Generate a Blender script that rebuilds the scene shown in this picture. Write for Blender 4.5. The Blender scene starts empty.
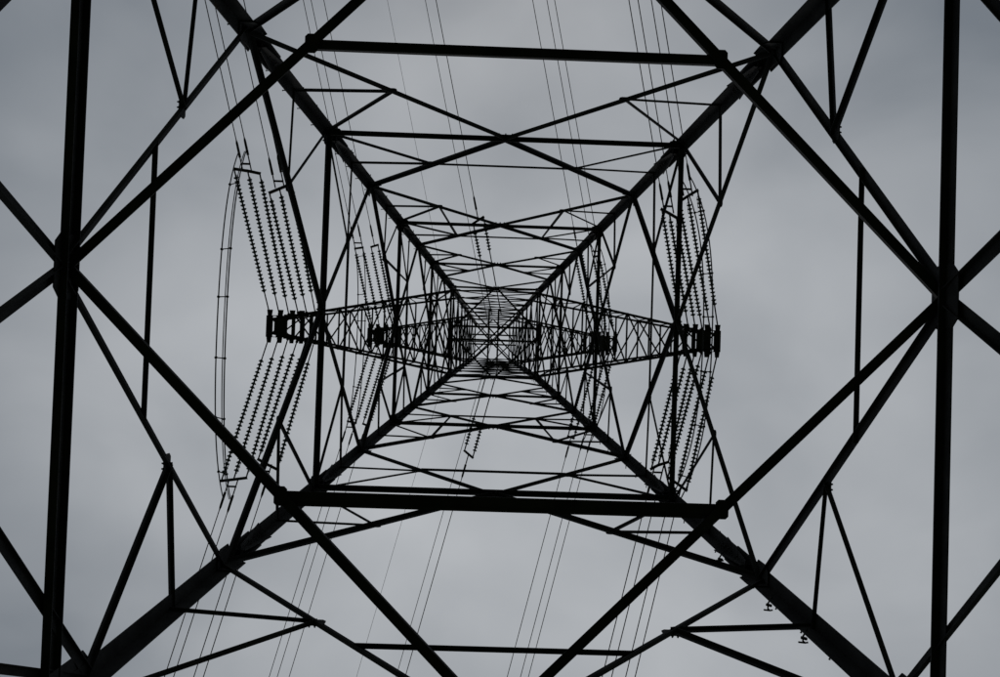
import bpy, math, random
import numpy as np
import mathutils
from mathutils import Vector, Matrix
random.seed(4)
A0=7.0; K=0.162; H=1.5
CX,CY,RX,RY,RZ,Z1,Z2,Z3,ZW=[-0.23423,0.9105,-0.0217,-0.01462,0.03383,9.56405,13.82922,17.80154,31.71718]
Z3C,Z4,Z4C,Z5,Z5C=21.0,23.9,26.2,28.3,30.2
ZTOP=53.0
def w(z):
    if z<=ZW: return A0-K*z
    return (A0-K*ZW)+(z-ZW)/(ZTOP-ZW)*(1.2-(A0-K*ZW))
V=Vector
# ---------------- materials ----------------
def mat(name,c1,c2,scale,rough,metal=0.0,bump=0.0,rust=None,spec=.5):
    m=bpy.data.materials.new(name); m.use_nodes=True
    nt=m.node_tree; b=nt.nodes['Principled BSDF']
    tc=nt.nodes.new('ShaderNodeTexCoord')
    n=nt.nodes.new('ShaderNodeTexNoise'); n.inputs['Scale'].default_value=scale; n.inputs['Detail'].default_value=6
    nt.links.new(tc.outputs['Object'],n.inputs['Vector'])
    r=nt.nodes.new('ShaderNodeValToRGB')
    r.color_ramp.elements[0].position=.35; r.color_ramp.elements[0].color=(*c1,1)
    r.color_ramp.elements[1].position=.68; r.color_ramp.elements[1].color=(*c2,1)
    if rust:
        e=r.color_ramp.elements.new(.74); e.color=(*rust,1)
    nt.links.new(n.outputs['Fac'],r.inputs['Fac']); nt.links.new(r.outputs['Color'],b.inputs['Base Color'])
    b.inputs['Roughness'].default_value=rough; b.inputs['Metallic'].default_value=metal
    b.inputs['Specular IOR Level'].default_value=spec
    if bump:
        bp=nt.nodes.new('ShaderNodeBump'); bp.inputs['Strength'].default_value=bump
        nt.links.new(n.outputs['Fac'],bp.inputs['Height']); nt.links.new(bp.outputs['Normal'],b.inputs['Normal'])
    return m
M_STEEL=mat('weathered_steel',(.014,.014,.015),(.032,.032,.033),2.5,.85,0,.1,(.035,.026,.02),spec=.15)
M_BOLT=mat('bolt_steel',(.015,.015,.015),(.03,.028,.026),8,.7,0,spec=.2)
M_GLASS=mat('insulator_glaze',(.02,.035,.038),(.04,.06,.062),4,.35,spec=.3)
M_WIRE=mat('aluminium_wire',(.015,.015,.016),(.028,.028,.028),5,.7,0,spec=.2)
M_GRASS=mat('grass_soil',(.03,.045,.015),(.07,.09,.03),.8,.95,0,.6,(.08,.065,.04))
M_CONC=mat('concrete',(.2,.19,.18),(.33,.32,.3),3,.9,0,.3)

class Buf:
    def __init__(s): s.v=[]; s.f=[]
    def add(s,vs,fs):
        o=len(s.v); s.v+= [tuple(x) for x in vs]; s.f+=[tuple(i+o for i in f) for f in fs]
    def obj(s,name,m,parent=None,smooth=False):
        me=bpy.data.meshes.new(name); me.from_pydata(s.v,[],s.f); me.update()
        me.materials.append(m)
        if smooth:
            for p in me.polygons: p.use_smooth=True
        o=bpy.data.objects.new(name,me); bpy.context.scene.collection.objects.link(o)
        o.location=(0,0,H)
        if parent: o.parent=parent; 
        return o
def empty(name):
    e=bpy.data.objects.new(name,None); bpy.context.scene.collection.objects.link(e); return e

cnt=[0]
def angle(B,p,q,size,n,t=None,off=0.0,flip=False,ext=0.0,leg=.55):
    """rolled steel angle from p to q, one flange in the plane normal to n, other pointing along n"""
    p=V(p);q=V(q);d=(q-p)
    if d.length<1e-4:return
    d.normalize(); p=p-d*ext; q=q+d*ext
    n=V(n); n=(n-d*n.dot(d))
    if n.length<1e-3: n=d.orthogonal()
    n.normalize(); s=d.cross(n); 
    if flip: s=-s
    t=t or max(.010,size*.1)
    cnt[0]+=1; o=off+(cnt[0]%7)*.0023
    h=size/2; l=size*leg
    sec=[(-h,0),(h,0),(h,t),(-h+t,t),(-h+t,l),(-h,l)]
    vs=[p+s*a+n*(b+o) for a,b in sec]+[q+s*a+n*(b+o) for a,b in sec]
    fs=[(0,1,7,6),(1,2,8,7),(2,3,9,8),(3,4,10,9),(4,5,11,10),(5,0,6,11),(0,3,2,1),(0,5,4,3),(6,7,8,9),(6,9,10,11)]
    B.add(vs,fs)
def plate(B,c,n,up,pts,t=.014,off=0.0):
    c=V(c);n=V(n).normalized();up=V(up);up=(up-n*up.dot(n)).normalized();s=up.cross(n)
    k=len(pts)
    vs=[c+s*a+up*b+n*off for a,b in pts]+[c+s*a+up*b+n*(off+t) for a,b in pts]
    fs=[tuple(range(k))[::-1],tuple(range(k,2*k))]+[(i,(i+1)%k,k+(i+1)%k,k+i) for i in range(k)]
    B.add(vs,fs)
def tube(B,pts,r,seg=6,cap=True):
    pts=[V(x) for x in pts]
    ref=None;vs=[]
    for i,p in enumerate(pts):
        d=(pts[min(i+1,len(pts)-1)]-pts[max(i-1,0)]).normalized()
        if ref is None: ref=d.orthogonal().normalized()
        ref=(ref-d*ref.dot(d)).normalized(); b=d.cross(ref)
        for k in range(seg):
            a=2*math.pi*k/seg; vs.append(p+(ref*math.cos(a)+b*math.sin(a))*r)
    fs=[]
    for i in range(len(pts)-1):
        for k in range(seg):
            fs.append((i*seg+k,i*seg+(k+1)%seg,(i+1)*seg+(k+1)%seg,(i+1)*seg+k))
    if cap: fs.append(tuple(range(seg))[::-1]); fs.append(tuple(range((len(pts)-1)*seg,len(pts)*seg)))
    B.add(vs,fs)
def lathe(B,p,d,prof,seg=9):
    p=V(p);d=V(d).normalized();a=d.orthogonal().normalized();b=d.cross(a);vs=[]
    for s,r in prof:
        for k in range(seg):
            an=2*math.pi*k/seg; vs.append(p+d*s+(a*math.cos(an)+b*math.sin(an))*r)
    fs=[(i*seg+k,i*seg+(k+1)%seg,(i+1)*seg+(k+1)%seg,(i+1)*seg+k) for i in range(len(prof)-1) for k in range(seg)]
    B.add(vs,fs)

FACES={'N':((0,-1,0),lambda s,z:V((s*w(z),-w(z),z))),
       'S':((0,1,0),lambda s,z:V((s*w(z),w(z),z))),
       'W':((-1,0,0),lambda s,z:V((-w(z),s*w(z),z))),
       'E':((1,0,0),lambda s,z:V((w(z),s*w(z),z)))}
tower=empty('transmission_tower')
legs=Buf(); face=Buf(); red=Buf(); plan=Buf(); gus=Buf(); bolts=Buf()
UP=V((0,0,1))
def bolt(c,n,r=.022):
    lathe(bolts,V(c)-V(n)*.045,V(n),[(0,0.0),(0,r*.6),(.02,r*.6),(.02,r),(.035,r),(.035,0)],6)
def gusset(c,n,a,b,off=-.02,bo=True,up=UP):
    n=V(n).normalized()
    ch=.22*min(a,b)
    plate(gus,c,n,up,[(-a/2+ch,-b/2),(a/2-ch,-b/2),(a/2,-b/2+ch),(a/2,b/2-ch),(a/2-ch,b/2),(-a/2+ch,b/2),(-a/2,b/2-ch),(-a/2,-b/2+ch)],off=off)
    if bo:
        u=UP-n*n.z; u.normalize(); s=u.cross(n)
        for i in (-1,0,1):
            for j in (-1,1):
                bolt(V(c)+s*(i*a*.3)+u*(j*b*.28)+n*off,n)
# ---- legs
ZB=-H+.25
for sx in (-1,1):
    for sy in (-1,1):
        def C(z): return V((sx*w(z),sy*w(z),z))
        zs=[ZB,Z1,Z2+.9,Z3+.8,Z4+.6,ZW,40,ZTOP]; sz=[.26,.26,.23,.21,.19,.18,.14]
        for i in range(len(zs)-1):
            p,q=C(zs[i]),C(zs[i+1]); d=(q-p).normalized(); s=sz[i]; t=max(.012,s*.09)
            ex=V((-sx,0,0)); ex=(ex-d*ex.dot(d)).normalized(); ey=V((0,-sy,0)); ey=(ey-d*ey.dot(d)).normalized()
            for m in ([0,1] if i<3 else [0]):
                sec=[(0,0),(s,0),(s,t),(t,t),(t,s),(0,s)]
                if m==1: sec=[(-.012,-.012),(-s*.5,-.012),(-s*.5,-.012-t),(-.012-t,-.012-t),(-.012-t,-s*.5),(-.012,-s*.5)]
                vs=[p+ex*a+ey*b for a,b in sec]+[q+d*.02+ex*a+ey*b for a,b in sec]
                fs=[(0,1,7,6),(1,2,8,7),(2,3,9,8),(3,4,10,9),(4,5,11,10),(5,0,6,11),(0,3,2,1),(0,5,4,3),(6,7,8,9),(6,9,10,11)]
                legs.add(vs,fs)
            # splice plates
            if 0<i<6:
                for n_,u_ in ((V((0,sy,0)),ex),(V((sx,0,0)),ey)):
                    L=.55 if i<4 else .35
                    c=p+u_*(s*.5)
                    plate(gus,c,n_,d,[(-s*.45,-L),(s*.45,-L),(s*.45,L),(-s*.45,L)],t=.016,off=-.05)
                    if i<5:
                        for j in range(-4,5):
                            if j: bolt(c+d*(j*L*.22)-V(n_)*.05,n_,.02)
def lerp(a,b,t): return V(a)+(V(b)-V(a))*t
# ---- face bracing
levels=[('c',Z2),('m',Z3),('c',Z3C),('m',Z4),('c',Z4C),('m',Z5),('c',Z5C),('m',ZW)]
for k,(n,F) in FACES.items():
    n=V(n); ni=-n
    # below Z1
    for s in (-1,1):
        m=F(0,Z1); b=F(s,ZB+.2)
        angle(face,m,b,.16,ni,flip=s>0)
        q=lerp(m,b,.2); q1=lerp(m,b,.4); q2=lerp(m,b,.6)
        zt=Z1+(.75 if k in 'WE' else -.3)
        angle(red,q,F(s*.985,zt),.12,ni); angle(red,q1,F(s*.985,zt-.1),.11,ni)
        angle(red,q1,F(s,3.4),.08,ni); angle(red,q2,F(s,3.2),.09,ni)
        q3=lerp(m,b,.8); angle(red,q3,F(s,1.0),.08,ni); angle(red,q2,F(s,1.2),.08,ni)
    # Z1 horizontal: back-to-back angles
    a,b=F(-1,Z1),F(1,Z1)
    angle(face,a+UP*.07,b+UP*.07,.15,ni,leg=.7); angle(face,a-UP*.085,b-UP*.085,.15,ni,flip=True,off=.02,leg=.7)
    gusset(F(0,Z1),ni,.8,.56,off=.03)
    for s in (-1,1): gusset(F(s*.965,Z1+.3),ni,.6,1.05,off=.035)
    # Z1 -> Z2 K with nodes
    nn=[]
    for s in (-1,1):
        m=F(s*.02,Z1); c=F(s,Z2)
        angle(face,m,c,.13,ni,flip=s>0)
        nd=lerp(m,c,.56)
        angle(red,nd,F(s,nd.z+.25),.095,ni,leg=.7); angle(red,nd,F(s*.98,Z1+(.65 if k in 'WE' else .15)),.11,ni,leg=.7)
        gusset(nd,ni,.28,.24,off=-.005)
        nn.append(lerp(m,c,.40))
        gusset(F(s*.975,Z2),ni,.42,.6,off=-.01)
    angle(red,nn[0],nn[1],.10,ni,off=.0,flip=k in 'WS',leg=.8,ext=.04)
    # upper panels
    sizes=[.135,.13,.12,.11,.10,.09,.09]
    for i in range(len(levels)-1):
        (t0,z0),(t1,z1)=levels[i],levels[i+1]
        for s in (-1,1):
            P=F(s,z0) if t0=='c' else F(0,z0); Q=F(s,z1) if t1=='c' else F(0,z1)
            angle(face,P,Q,sizes[i],ni,flip=(s>0),leg=.7)
            if i<6:
                nd=lerp(P,Q,.5); zc=z1 if t1=='m' else z0
                angle(red,nd,F(s,nd.z+(.1)),.08,ni)
                angle(red,nd,F(s,zc),.08,ni)
                if i in (2,3): angle(red,nd,F(s*.5,zc),.07,ni)
                gusset(nd,ni,.2,.18,off=-.005,bo=False)
        if t1=='m':
            angle(face,F(-1,z1),F(1,z1),max(.10,.15-.012*i),ni,leg=.8)
            gusset(F(0,z1),ni,.5-.04*i,.34-.02*i,off=-.01)
        if t1=='c' and i<5:
            a=lerp(F(0,z0),F(-1,z1),.5); b=lerp(F(0,z0),F(1,z1),.5)
            angle(red,a,b,.09,ni,off=.015)
        for s in (-1,1):
            gusset(F(s*.96,z1),ni,.34,.4,off=-.012,bo=(i<3))
    # cage
    cz=[ZW,33.0,36.0,38.6,41.2,43.6,46.0,48.6,ZTOP]
    for i in range(len(cz)-1):
        a,b,c,d=F(-1,cz[i]),F(1,cz[i]),F(-1,cz[i+1]),F(1,cz[i+1])
        angle(face,a,d,.075,ni); angle(face,b,c,.075,ni,off=.02); angle(face,c,d,.085,ni,leg=.7)
        for s in (-1,1): gusset(F(s*.9,cz[i+1]),ni,.28,.28,off=-.01,bo=False)
# ---- plan bracing at Z1 (diamond + ties)
w1=w(Z1)
mids=[V((-w1,0,Z1)),V((0,-w1,Z1)),V((w1,0,Z1)),V((0,w1,Z1))]
for i in range(4): angle(plan,mids[i],mids[(i+1)%4],.125,UP,off=.05,flip=i%2==0)
for sy,fr in ((-1,.53),(1,.5)):
    xx=w1*(1-fr); yy=sy*w1*fr
    angle(plan,(-xx,yy,Z1),(xx,yy,Z1),.12,UP,off=.09)
    if sy>0: angle(plan,(-xx,yy+.07,Z1),(xx,yy+.07,Z1),.11,UP,off=.1,flip=True)
    for sx in (-1,1): gusset(V((sx*xx,yy,Z1+.06)),UP,.24,.16,off=0,bo=False,up=V((1,0,0)))
def plan_x(z,s=.08,dia=False):
    a=w(z); c=[V((-a,-a,z)),V((a,-a,z)),V((a,a,z)),V((-a,a,z))]
    if dia:
        m=[(c[i]+c[(i+1)%4])/2 for i in range(4)]
        for i in range(4): angle(plan,m[i],m[(i+1)%4],s,UP)
    else:
        angle(plan,c[0],c[2],s,UP); angle(plan,c[1],c[3],s,UP,off=.03)
plan_x(ZW,.07,True)
for z in (33.0,46.0): plan_x(z,.06)
plan_x(48.6,.07,True)
for z in (33.0,46.0):
    for yy in (-.28,.28): angle(plan,(-w(z),yy,z),(w(z),yy,z),.09,UP)
for xx in (-.25,.25): angle(plan,(xx,-w(41.2),41.2),(xx,w(41.2),41.2),.09,UP)
# ---- cross arms
def arm(sx,z,L,zt,tipw=.34,nseg=8):
    a=w(z); at=w(zt); tip=L
    pb=[V((sx*a,-a,z)),V((sx*a,a,z))]; tb=[V((sx*tip,-tipw,z)),V((sx*tip,tipw,z))]
    pt=[V((sx*at,-at,zt)),V((sx*at,at,zt))]; tt=[V((sx*(tip-.3),-tipw,z+.35)),V((sx*(tip-.3),tipw,z+.35))]
    for i in (0,1):
        n=V((0,(1 if i==0 else -1),0))
        angle(face,pb[i],tb[i],.15,n,leg=.7); angle(face,pt[i],tt[i],.13,n,leg=.7)
        for j in range(nseg):
            t0=j/nseg;t1=(j+1)/nseg
            A=lerp(pb[i],tb[i],t0);Bp=lerp(pt[i],tt[i],t1);Cc=lerp(pb[i],tb[i],t1);D=lerp(pt[i],tt[i],t0)
            if j%2==0: angle(red,A,Bp,.07,n)
            else: angle(red,D,Cc,.07,n)
            if j<nseg-1: angle(red,Cc,Bp,.06,n)
    for j in range(nseg):
        t0=j/nseg;t1=(j+1)/nseg
        for P,Q in ((pb,tb),(pt,tt)):
            a0,a1=lerp(P[0],Q[0],t0),lerp(P[0],Q[0],t1); b0,b1=lerp(P[1],Q[1],t0),lerp(P[1],Q[1],t1)
            if P is pb or j%2: angle(red,a0,b1,.065,UP)
            if P is pb or j%2==0: angle(red,b0,a1,.065,UP,off=.02)
            angle(red,a1,b1,.07,UP,off=.01)
    # tip box: landing plates and heavy cross beams
    for dx in (.12,0,-.3,-.62,-.95,-1.3,-1.7):
        yy=tipw+abs(dx)*.12+.10
        angle(face,(sx*(tip+dx),-yy,z-.02),(sx*(tip+dx),yy,z-.02),.16,UP)
    for sy in (-1,1):
        plate(gus,(sx*(tip-.75),sy*(tipw+.1),z+.05),(0,sy,0),UP,[(-.85,-.18),(.85,-.18),(.9,.1),(.6,.42),(-.6,.42),(-.9,.1)],t=.02)
        for dx in (.05,-.4,-.9,-1.3):
            plate(gus,(sx*(tip+dx),sy*(tipw+.2),z-.05),UP,(0,1,0),[(-.12,-.16),(.12,-.16),(.08,.16),(-.08,.16)],t=.03)
    plate(gus,(sx*(tip-.5),0,z-.05),UP,(1,0,0),[(-tipw,-.35),(tipw,-.35),(tipw,.2),(-tipw,.2)],t=.02)
    tube(bolts,[(sx*(tip+.12),-tipw-.12,z),(sx*(tip+.12),tipw+.12,z)],.05,8)
ARMS=[(33.0,9.45,36.0),(46.0,7.2,48.6)]
for z,L,zt in ARMS:
    for sx in (-1,1): arm(sx,z,L,zt)
# peak
ap=V((0,0,ZTOP+3.2))
for sx in (-1,1):
    for sy in (-1,1): angle(legs,(sx*w(ZTOP),sy*w(ZTOP),ZTOP),ap,.11,(-sx,-sy,0))
# ---- climbing pegs on two legs and anti-climb brackets
pegs=Buf()
for sx,sy in ((1,1),(-1,-1)):
    z=ZB+3.0; i=0
    while z<ZTOP-1:
        c=V((sx*w(z),sy*w(z),z)); d=V((sx,0,0)) if i%2 else V((0,sy,0))
        o=V((0,-sy*.1,0)) if i%2 else V((-sx*.1,0,0))
        L=.17
        tube(pegs,[c+o-d*.02,c+o+d*L,c+o+d*L+UP*.03],.011,6); z+=.38; i+=1
def hook(z,s=1.0):
    c=V((w(z),w(z),z)); b=c+V((-.22,-.02,0))
    tube(pegs,[b+V((.03,-.03,0)),b+V((-.03,.08,0)),b+V((-.03,.17*s,0)),b+V((.01,.2*s,0)),b+V((.05,.19*s,0))],.014,6)
    tube(pegs,[b+V((-.10,.19*s,0)),b+V((.01,.2*s,0))],.014,6)
    tube(pegs,[b+V((-.06,.10,0)),b+V((.03,.12,0))],.024,6)
for z,s in ((Z2+1.1,.7),(Z2-.7,1.0),(Z2-1.75,.9)): hook(z,s)

legs.obj('legs',M_STEEL,tower);face.obj('face_bracing',M_STEEL,tower);red.obj('redundant_bracing',M_STEEL,tower)
plan.obj('plan_bracing',M_STEEL,tower);gus.obj('gusset_plates',M_STEEL,tower);bolts.obj('bolts',M_BOLT,tower);pegs.obj('step_bolts',M_BOLT,tower)
# footings
ft=Buf()
for sx in (-1,1):
    for sy in (-1,1):
        c=V((sx*w(ZB),sy*w(ZB),-H)); r0,r1=.62,.42
        vs=[c+V((a*r0,b*r0,-.3)) for a,b in((-1,-1),(1,-1),(1,1),(-1,1))]+[c+V((a*r1,b*r1,.32)) for a,b in((-1,-1),(1,-1),(1,1),(-1,1))]
        ft.add(vs,[(3,2,1,0),(4,5,6,7),(0,1,5,4),(1,2,6,5),(2,3,7,6),(3,0,4,7)])
ft.obj('concrete_footings',M_CONC,tower)

# ---------------- insulators, conductors ----------------
DN=V((-.23,-1,0)).normalized(); DS=V((-.25,1,0)).normalized()
def disc_string(B,p,d,n,pitch=.165,r=.112):
    d=V(d).normalized()
    prof=[]
    for i in range(n):
        s=i*pitch; prof+=[(s,.035),(s+.03,.05),(s+.045,r*.75),(s+.085,r),(s+.11,r*.93),(s+.115,.045)]
    prof.append((n*pitch,.03))
    lathe(B,p,d,prof,8)
    return V(p)+d*(n*pitch)
def wire_pts(p,d,span=320,sag=10,L=170):
    out=[];s=0
    while s<=L:
        out.append(V(p)+V(d)*s-UP*(4*sag*(s/span)*(1-s/span))); s+= 1.5 if s<30 else 8
    return out
def spacer(B,a,b):
    tube(B,[a,b],.022,6)
    for c in (a,b): lathe(B,V(c)-UP*.04,UP,[(0,0),(0,.05),(.08,.05),(.08,0)],8)
def phase(xs,z,y0,n,ns,spread,hw,name,jump=True,jx=0,drop=3.3,link=.5,stag=.15,fan=0.0,third=False):
    root=empty(name)
    G=Buf();Mt=Buf();W=Buf()
    ends={}
    for key,d,sy in (('N',DN,-1),('S',DS,1)):
        dd=(d+UP*-.10).normalized(); sd=V((1,0,0))
        tops=[]
        for i in range(ns):
            o=(i-(ns-1)/2)
            p=V((xs+o*spread,sy*y0,z)); 
            ds=(dd-sd*(fan*o)+sd*random.uniform(-.012,.012)+UP*random.uniform(-.01,.01)).normalized()
            q=p+ds*link*(1+stag*i); tube(Mt,[p-dd*.15,q],.03,6)
            lathe(Mt,p,dd,[(0,0),(0,.06),(.12,.06),(.12,0)],8)
            e=disc_string(G,q,ds,n); tops.append(e)
            tube(Mt,[e,e+ds*.3],.035,6)
            tube(Mt,[e+ds*.1,e+ds*.1+UP*.22-ds*.05,e+UP*.3-ds*.4],.013,5)
        tips=[e+dd*.3 for e in tops]
        for a,b in zip(tips[:-1],tips[1:]): angle(Mt,a,b,.12,UP,ext=.05)
        c=sum(tips,V((0,0,0)))/ns
        ends[key]=[]
        offs=(-hw/2,hw/2) if hw>0 else (0.0,)
        for oo in offs:
            st=c+sd*(oo*1.05); q=st+dd*(.55+ (.12 if oo>0 else 0))
            tube(Mt,[st,q],.03,6)
            lathe(Mt,q,dd,[(0,.02),(.0,.055),(.6,.05),(.75,.02)],8)
            tube(W,wire_pts(q+dd*.5,d),.021,5)
            ends[key].append(q+dd*.25)
        if hw>0:
            angle(Mt,c-sd*hw*.6+dd*.3,c+sd*hw*.6+dd*.3,.08,UP)
            wa,wb=wire_pts(c-sd*hw/2+dd,d),wire_pts(c+sd*hw/2+dd,d)
            for i in range(14,len(wa),14): spacer(Mt,wa[i],wb[i])
    if jump:
        pr=[]
        for k in range(len(ends['N'])):
            a,b=ends['N'][k],ends['S'][k]; pts=[]
            for i in range(33):
                t=i/32; u=2*t-1; bl=1-u**4*.5-.5*u*u
                pts.append(lerp(a,b,t)+V((jx*bl,0,-drop*bl)))
            tube(W,pts,.026,6); pr.append(pts)
        if len(pr)==2:
            for i in (4,10,14,19,24,29): spacer(Mt,pr[0][i],pr[1][i])
            if third: tube(W,[ (p_+q_)/2+V((.02,0,.18)) for p_,q_ in zip(*pr)],.02,6)
    G.obj('insulator_discs',M_GLASS,root,True); Mt.obj('yoke_fittings',M_BOLT,root); W.obj('conductors',M_WIRE,root)
NM='insulator_string_set'
phase(-9.1,33.0,.45,30,3,.40,.34,NM,jx=.65,drop=3.5,link=1.0,stag=-.1,fan=-.02,third=True)
phase(-7.95,33.0,.55,26,3,.36,.36,NM,jump=False,link=.6,stag=.3,fan=-.015)
phase(9.2,33.0,.45,28,3,.34,.36,NM,jx=.65,drop=2.0,link=.6,stag=.4,fan=-.02)
phase(8.25,33.0,.55,24,3,.30,.36,NM,jump=False,link=.8,stag=-.2)
phase(-6.9,46.0,.45,24,2,.45,.42,NM,jx=.9,drop=2.2)
phase(-6.0,46.0,.5,22,2,.4,.0,NM,jump=False,link=.9)
phase(7.0,46.0,.45,24,2,.45,.42,NM,jx=.6,drop=2.0)
phase(6.0,46.0,.5,24,2,.4,.0,NM,jump=False,link=.9)
phase(0.1,41.0,1.4,9,2,.5,0.0,NM,jump=False,link=2.9,stag=.12)
ew=empty('earth_wire'); E=Buf()
for d in (DN,DS):
    tube(E,wire_pts(ap-UP*.1,d,sag=7),.022,5)
    tube(E,wire_pts(ap-UP*.1+V((-2.6,0,-2)) ,d,sag=7),.012,5)
angle(E,ap-UP*.2+V((-2.7,0,-2)),ap+V((0,0,-2.2)),.08,UP)
E.obj('wire',M_WIRE,ew)

# ---------------- ground ----------------
g=Buf(); N=60; S=1500
vs=[];fs=[]
def gc(i): 
    u=2*i/N-1; return math.copysign(abs(u)**3,u)*S
for i in range(N+1):
    for j in range(N+1):
        x,y=gc(i),gc(j); r=math.hypot(x,y)
        vs.append((x,y,-H+ (mathutils.noise.noise(V((x*.01,y*.01,0)))*min(1,r/80)*2.0)+mathutils.noise.noise(V((x*.5,y*.5,3)))*.05))
for i in range(N):
    for j in range(N):
        a=i*(N+1)+j; fs.append((a,a+N+1,a+N+2,a+1))
g.add(vs,fs); go=g.obj('ground',M_GRASS)

# ---------------- camera ----------------
def rot(rx,ry,rz):
    cx,sx=math.cos(rx),math.sin(rx);cy,sy=math.cos(ry),math.sin(ry);cz,sz=math.cos(rz),math.sin(rz)
    return np.array([[cz,-sz,0],[sz,cz,0],[0,0,1]])@np.array([[cy,0,sy],[0,1,0],[-sy,0,cy]])@np.array([[1,0,0],[0,cx,-sx],[0,sx,cx]])
R=rot(RX,RY,RZ)
cam=bpy.data.objects.new('camera',bpy.data.cameras.new('camera')); bpy.context.scene.collection.objects.link(cam)
r,u,b=R[0],-R[1],-R[2]
cam.matrix_world=Matrix(((r[0],u[0],b[0],CX),(r[1],u[1],b[1],CY),(r[2],u[2],b[2],H),(0,0,0,1)))
cam.data.sensor_width=36; cam.data.lens=28.0; cam.data.clip_end=5000; cam.data.clip_start=.05
bpy.context.scene.camera=cam

# ---------------- world ----------------
wd=bpy.data.worlds.new('World'); bpy.context.scene.world=wd; wd.use_nodes=True
nt=wd.node_tree; bg=nt.nodes['Background']; bg.inputs['Strength'].default_value=.1
sky=nt.nodes.new('ShaderNodeTexSky'); sky.sky_type='NISHITA'; sky.sun_disc=False
sky.sun_elevation=math.radians(62); sky.sun_rotation=math.radians(180)
tc=nt.nodes.new('ShaderNodeTexCoord')
def nd(t,**k):
    x=nt.nodes.new(t)
    for a,v in k.items(): setattr(x,a,v)
    return x
def noise(scale,det,loc,dist,lo,hi,rough=.5):
    mp=nd('ShaderNodeMapping'); mp.inputs['Location'].default_value=loc; mp.inputs['Scale'].default_value=(1,1.3,1)
    nt.links.new(tc.outputs['Generated'],mp.inputs['Vector'])
    n1=nd('ShaderNodeTexNoise'); n1.inputs['Scale'].default_value=scale; n1.inputs['Detail'].default_value=det; n1.inputs['Roughness'].default_value=rough; n1.inputs['Distortion'].default_value=dist
    nt.links.new(mp.outputs[0],n1.inputs['Vector'])
    mn=nd('ShaderNodeMapRange'); mn.inputs['From Min'].default_value=.3; mn.inputs['From Max'].default_value=.7; mn.inputs['To Min'].default_value=lo; mn.inputs['To Max'].default_value=hi
    nt.links.new(n1.outputs['Fac'],mn.inputs['Value']); return mn.outputs[0]
na=noise(2.2,3,(3.1,.7,1.9),.2,-.25,.25); nb=noise(4.2,5,(1.2,4.4,.3),.3,-.14,.14,.45)
dot=nd('ShaderNodeVectorMath',operation='DOT_PRODUCT'); dot.inputs[1].default_value=V((.06,.16,.98)).normalized()
nt.links.new(tc.outputs['Generated'],dot.inputs[0])
mr=nd('ShaderNodeMapRange',interpolation_type='SMOOTHSTEP'); mr.inputs['From Min'].default_value=.70; mr.inputs['From Max'].default_value=1.0; mr.inputs['To Min'].default_value=.12; mr.inputs['To Max'].default_value=.80
nt.links.new(dot.outputs['Value'],mr.inputs['Value'])
ad=nd('ShaderNodeMath',operation='ADD'); nt.links.new(mr.outputs[0],ad.inputs[0]); nt.links.new(na,ad.inputs[1])
ad2=nd('ShaderNodeMath',operation='ADD'); nt.links.new(ad.outputs[0],ad2.inputs[0]); nt.links.new(nb,ad2.inputs[1])
cr=nd('ShaderNodeValToRGB'); cr.color_ramp.elements[0].position=0; cr.color_ramp.elements[0].color=(.175,.197,.222,1)
cr.color_ramp.elements[1].position=1; cr.color_ramp.elements[1].color=(.47,.488,.508,1)
nt.links.new(ad2.outputs[0],cr.inputs['Fac'])
sc=nd('ShaderNodeVectorMath',operation='SCALE'); sc.inputs['Scale'].default_value=10
nt.links.new(cr.outputs['Color'],sc.inputs[0])
mx=nd('ShaderNodeMixRGB'); mx.inputs['Fac'].default_value=.04
nt.links.new(sc.outputs[0],mx.inputs['Color1']); nt.links.new(sky.outputs['Color'],mx.inputs['Color2'])
nt.links.new(mx.outputs['Color'],bg.inputs['Color'])
# overcast sun
sl=bpy.data.lights.new('sun','SUN'); sl.energy=.5; sl.angle=math.radians(20); sl.color=(1,.97,.92)
so=bpy.data.objects.new('sun',sl); bpy.context.scene.collection.objects.link(so)
dirn=V((0.0,math.cos(math.radians(62)),math.sin(math.radians(62))))
so.rotation_euler=dirn.to_track_quat('Z','Y').to_euler(); so.location=(0,40,80)
sc_=bpy.context.scene
sc_.view_settings.view_transform='Standard'; sc_.view_settings.look='None'; sc_.view_settings.exposure=0
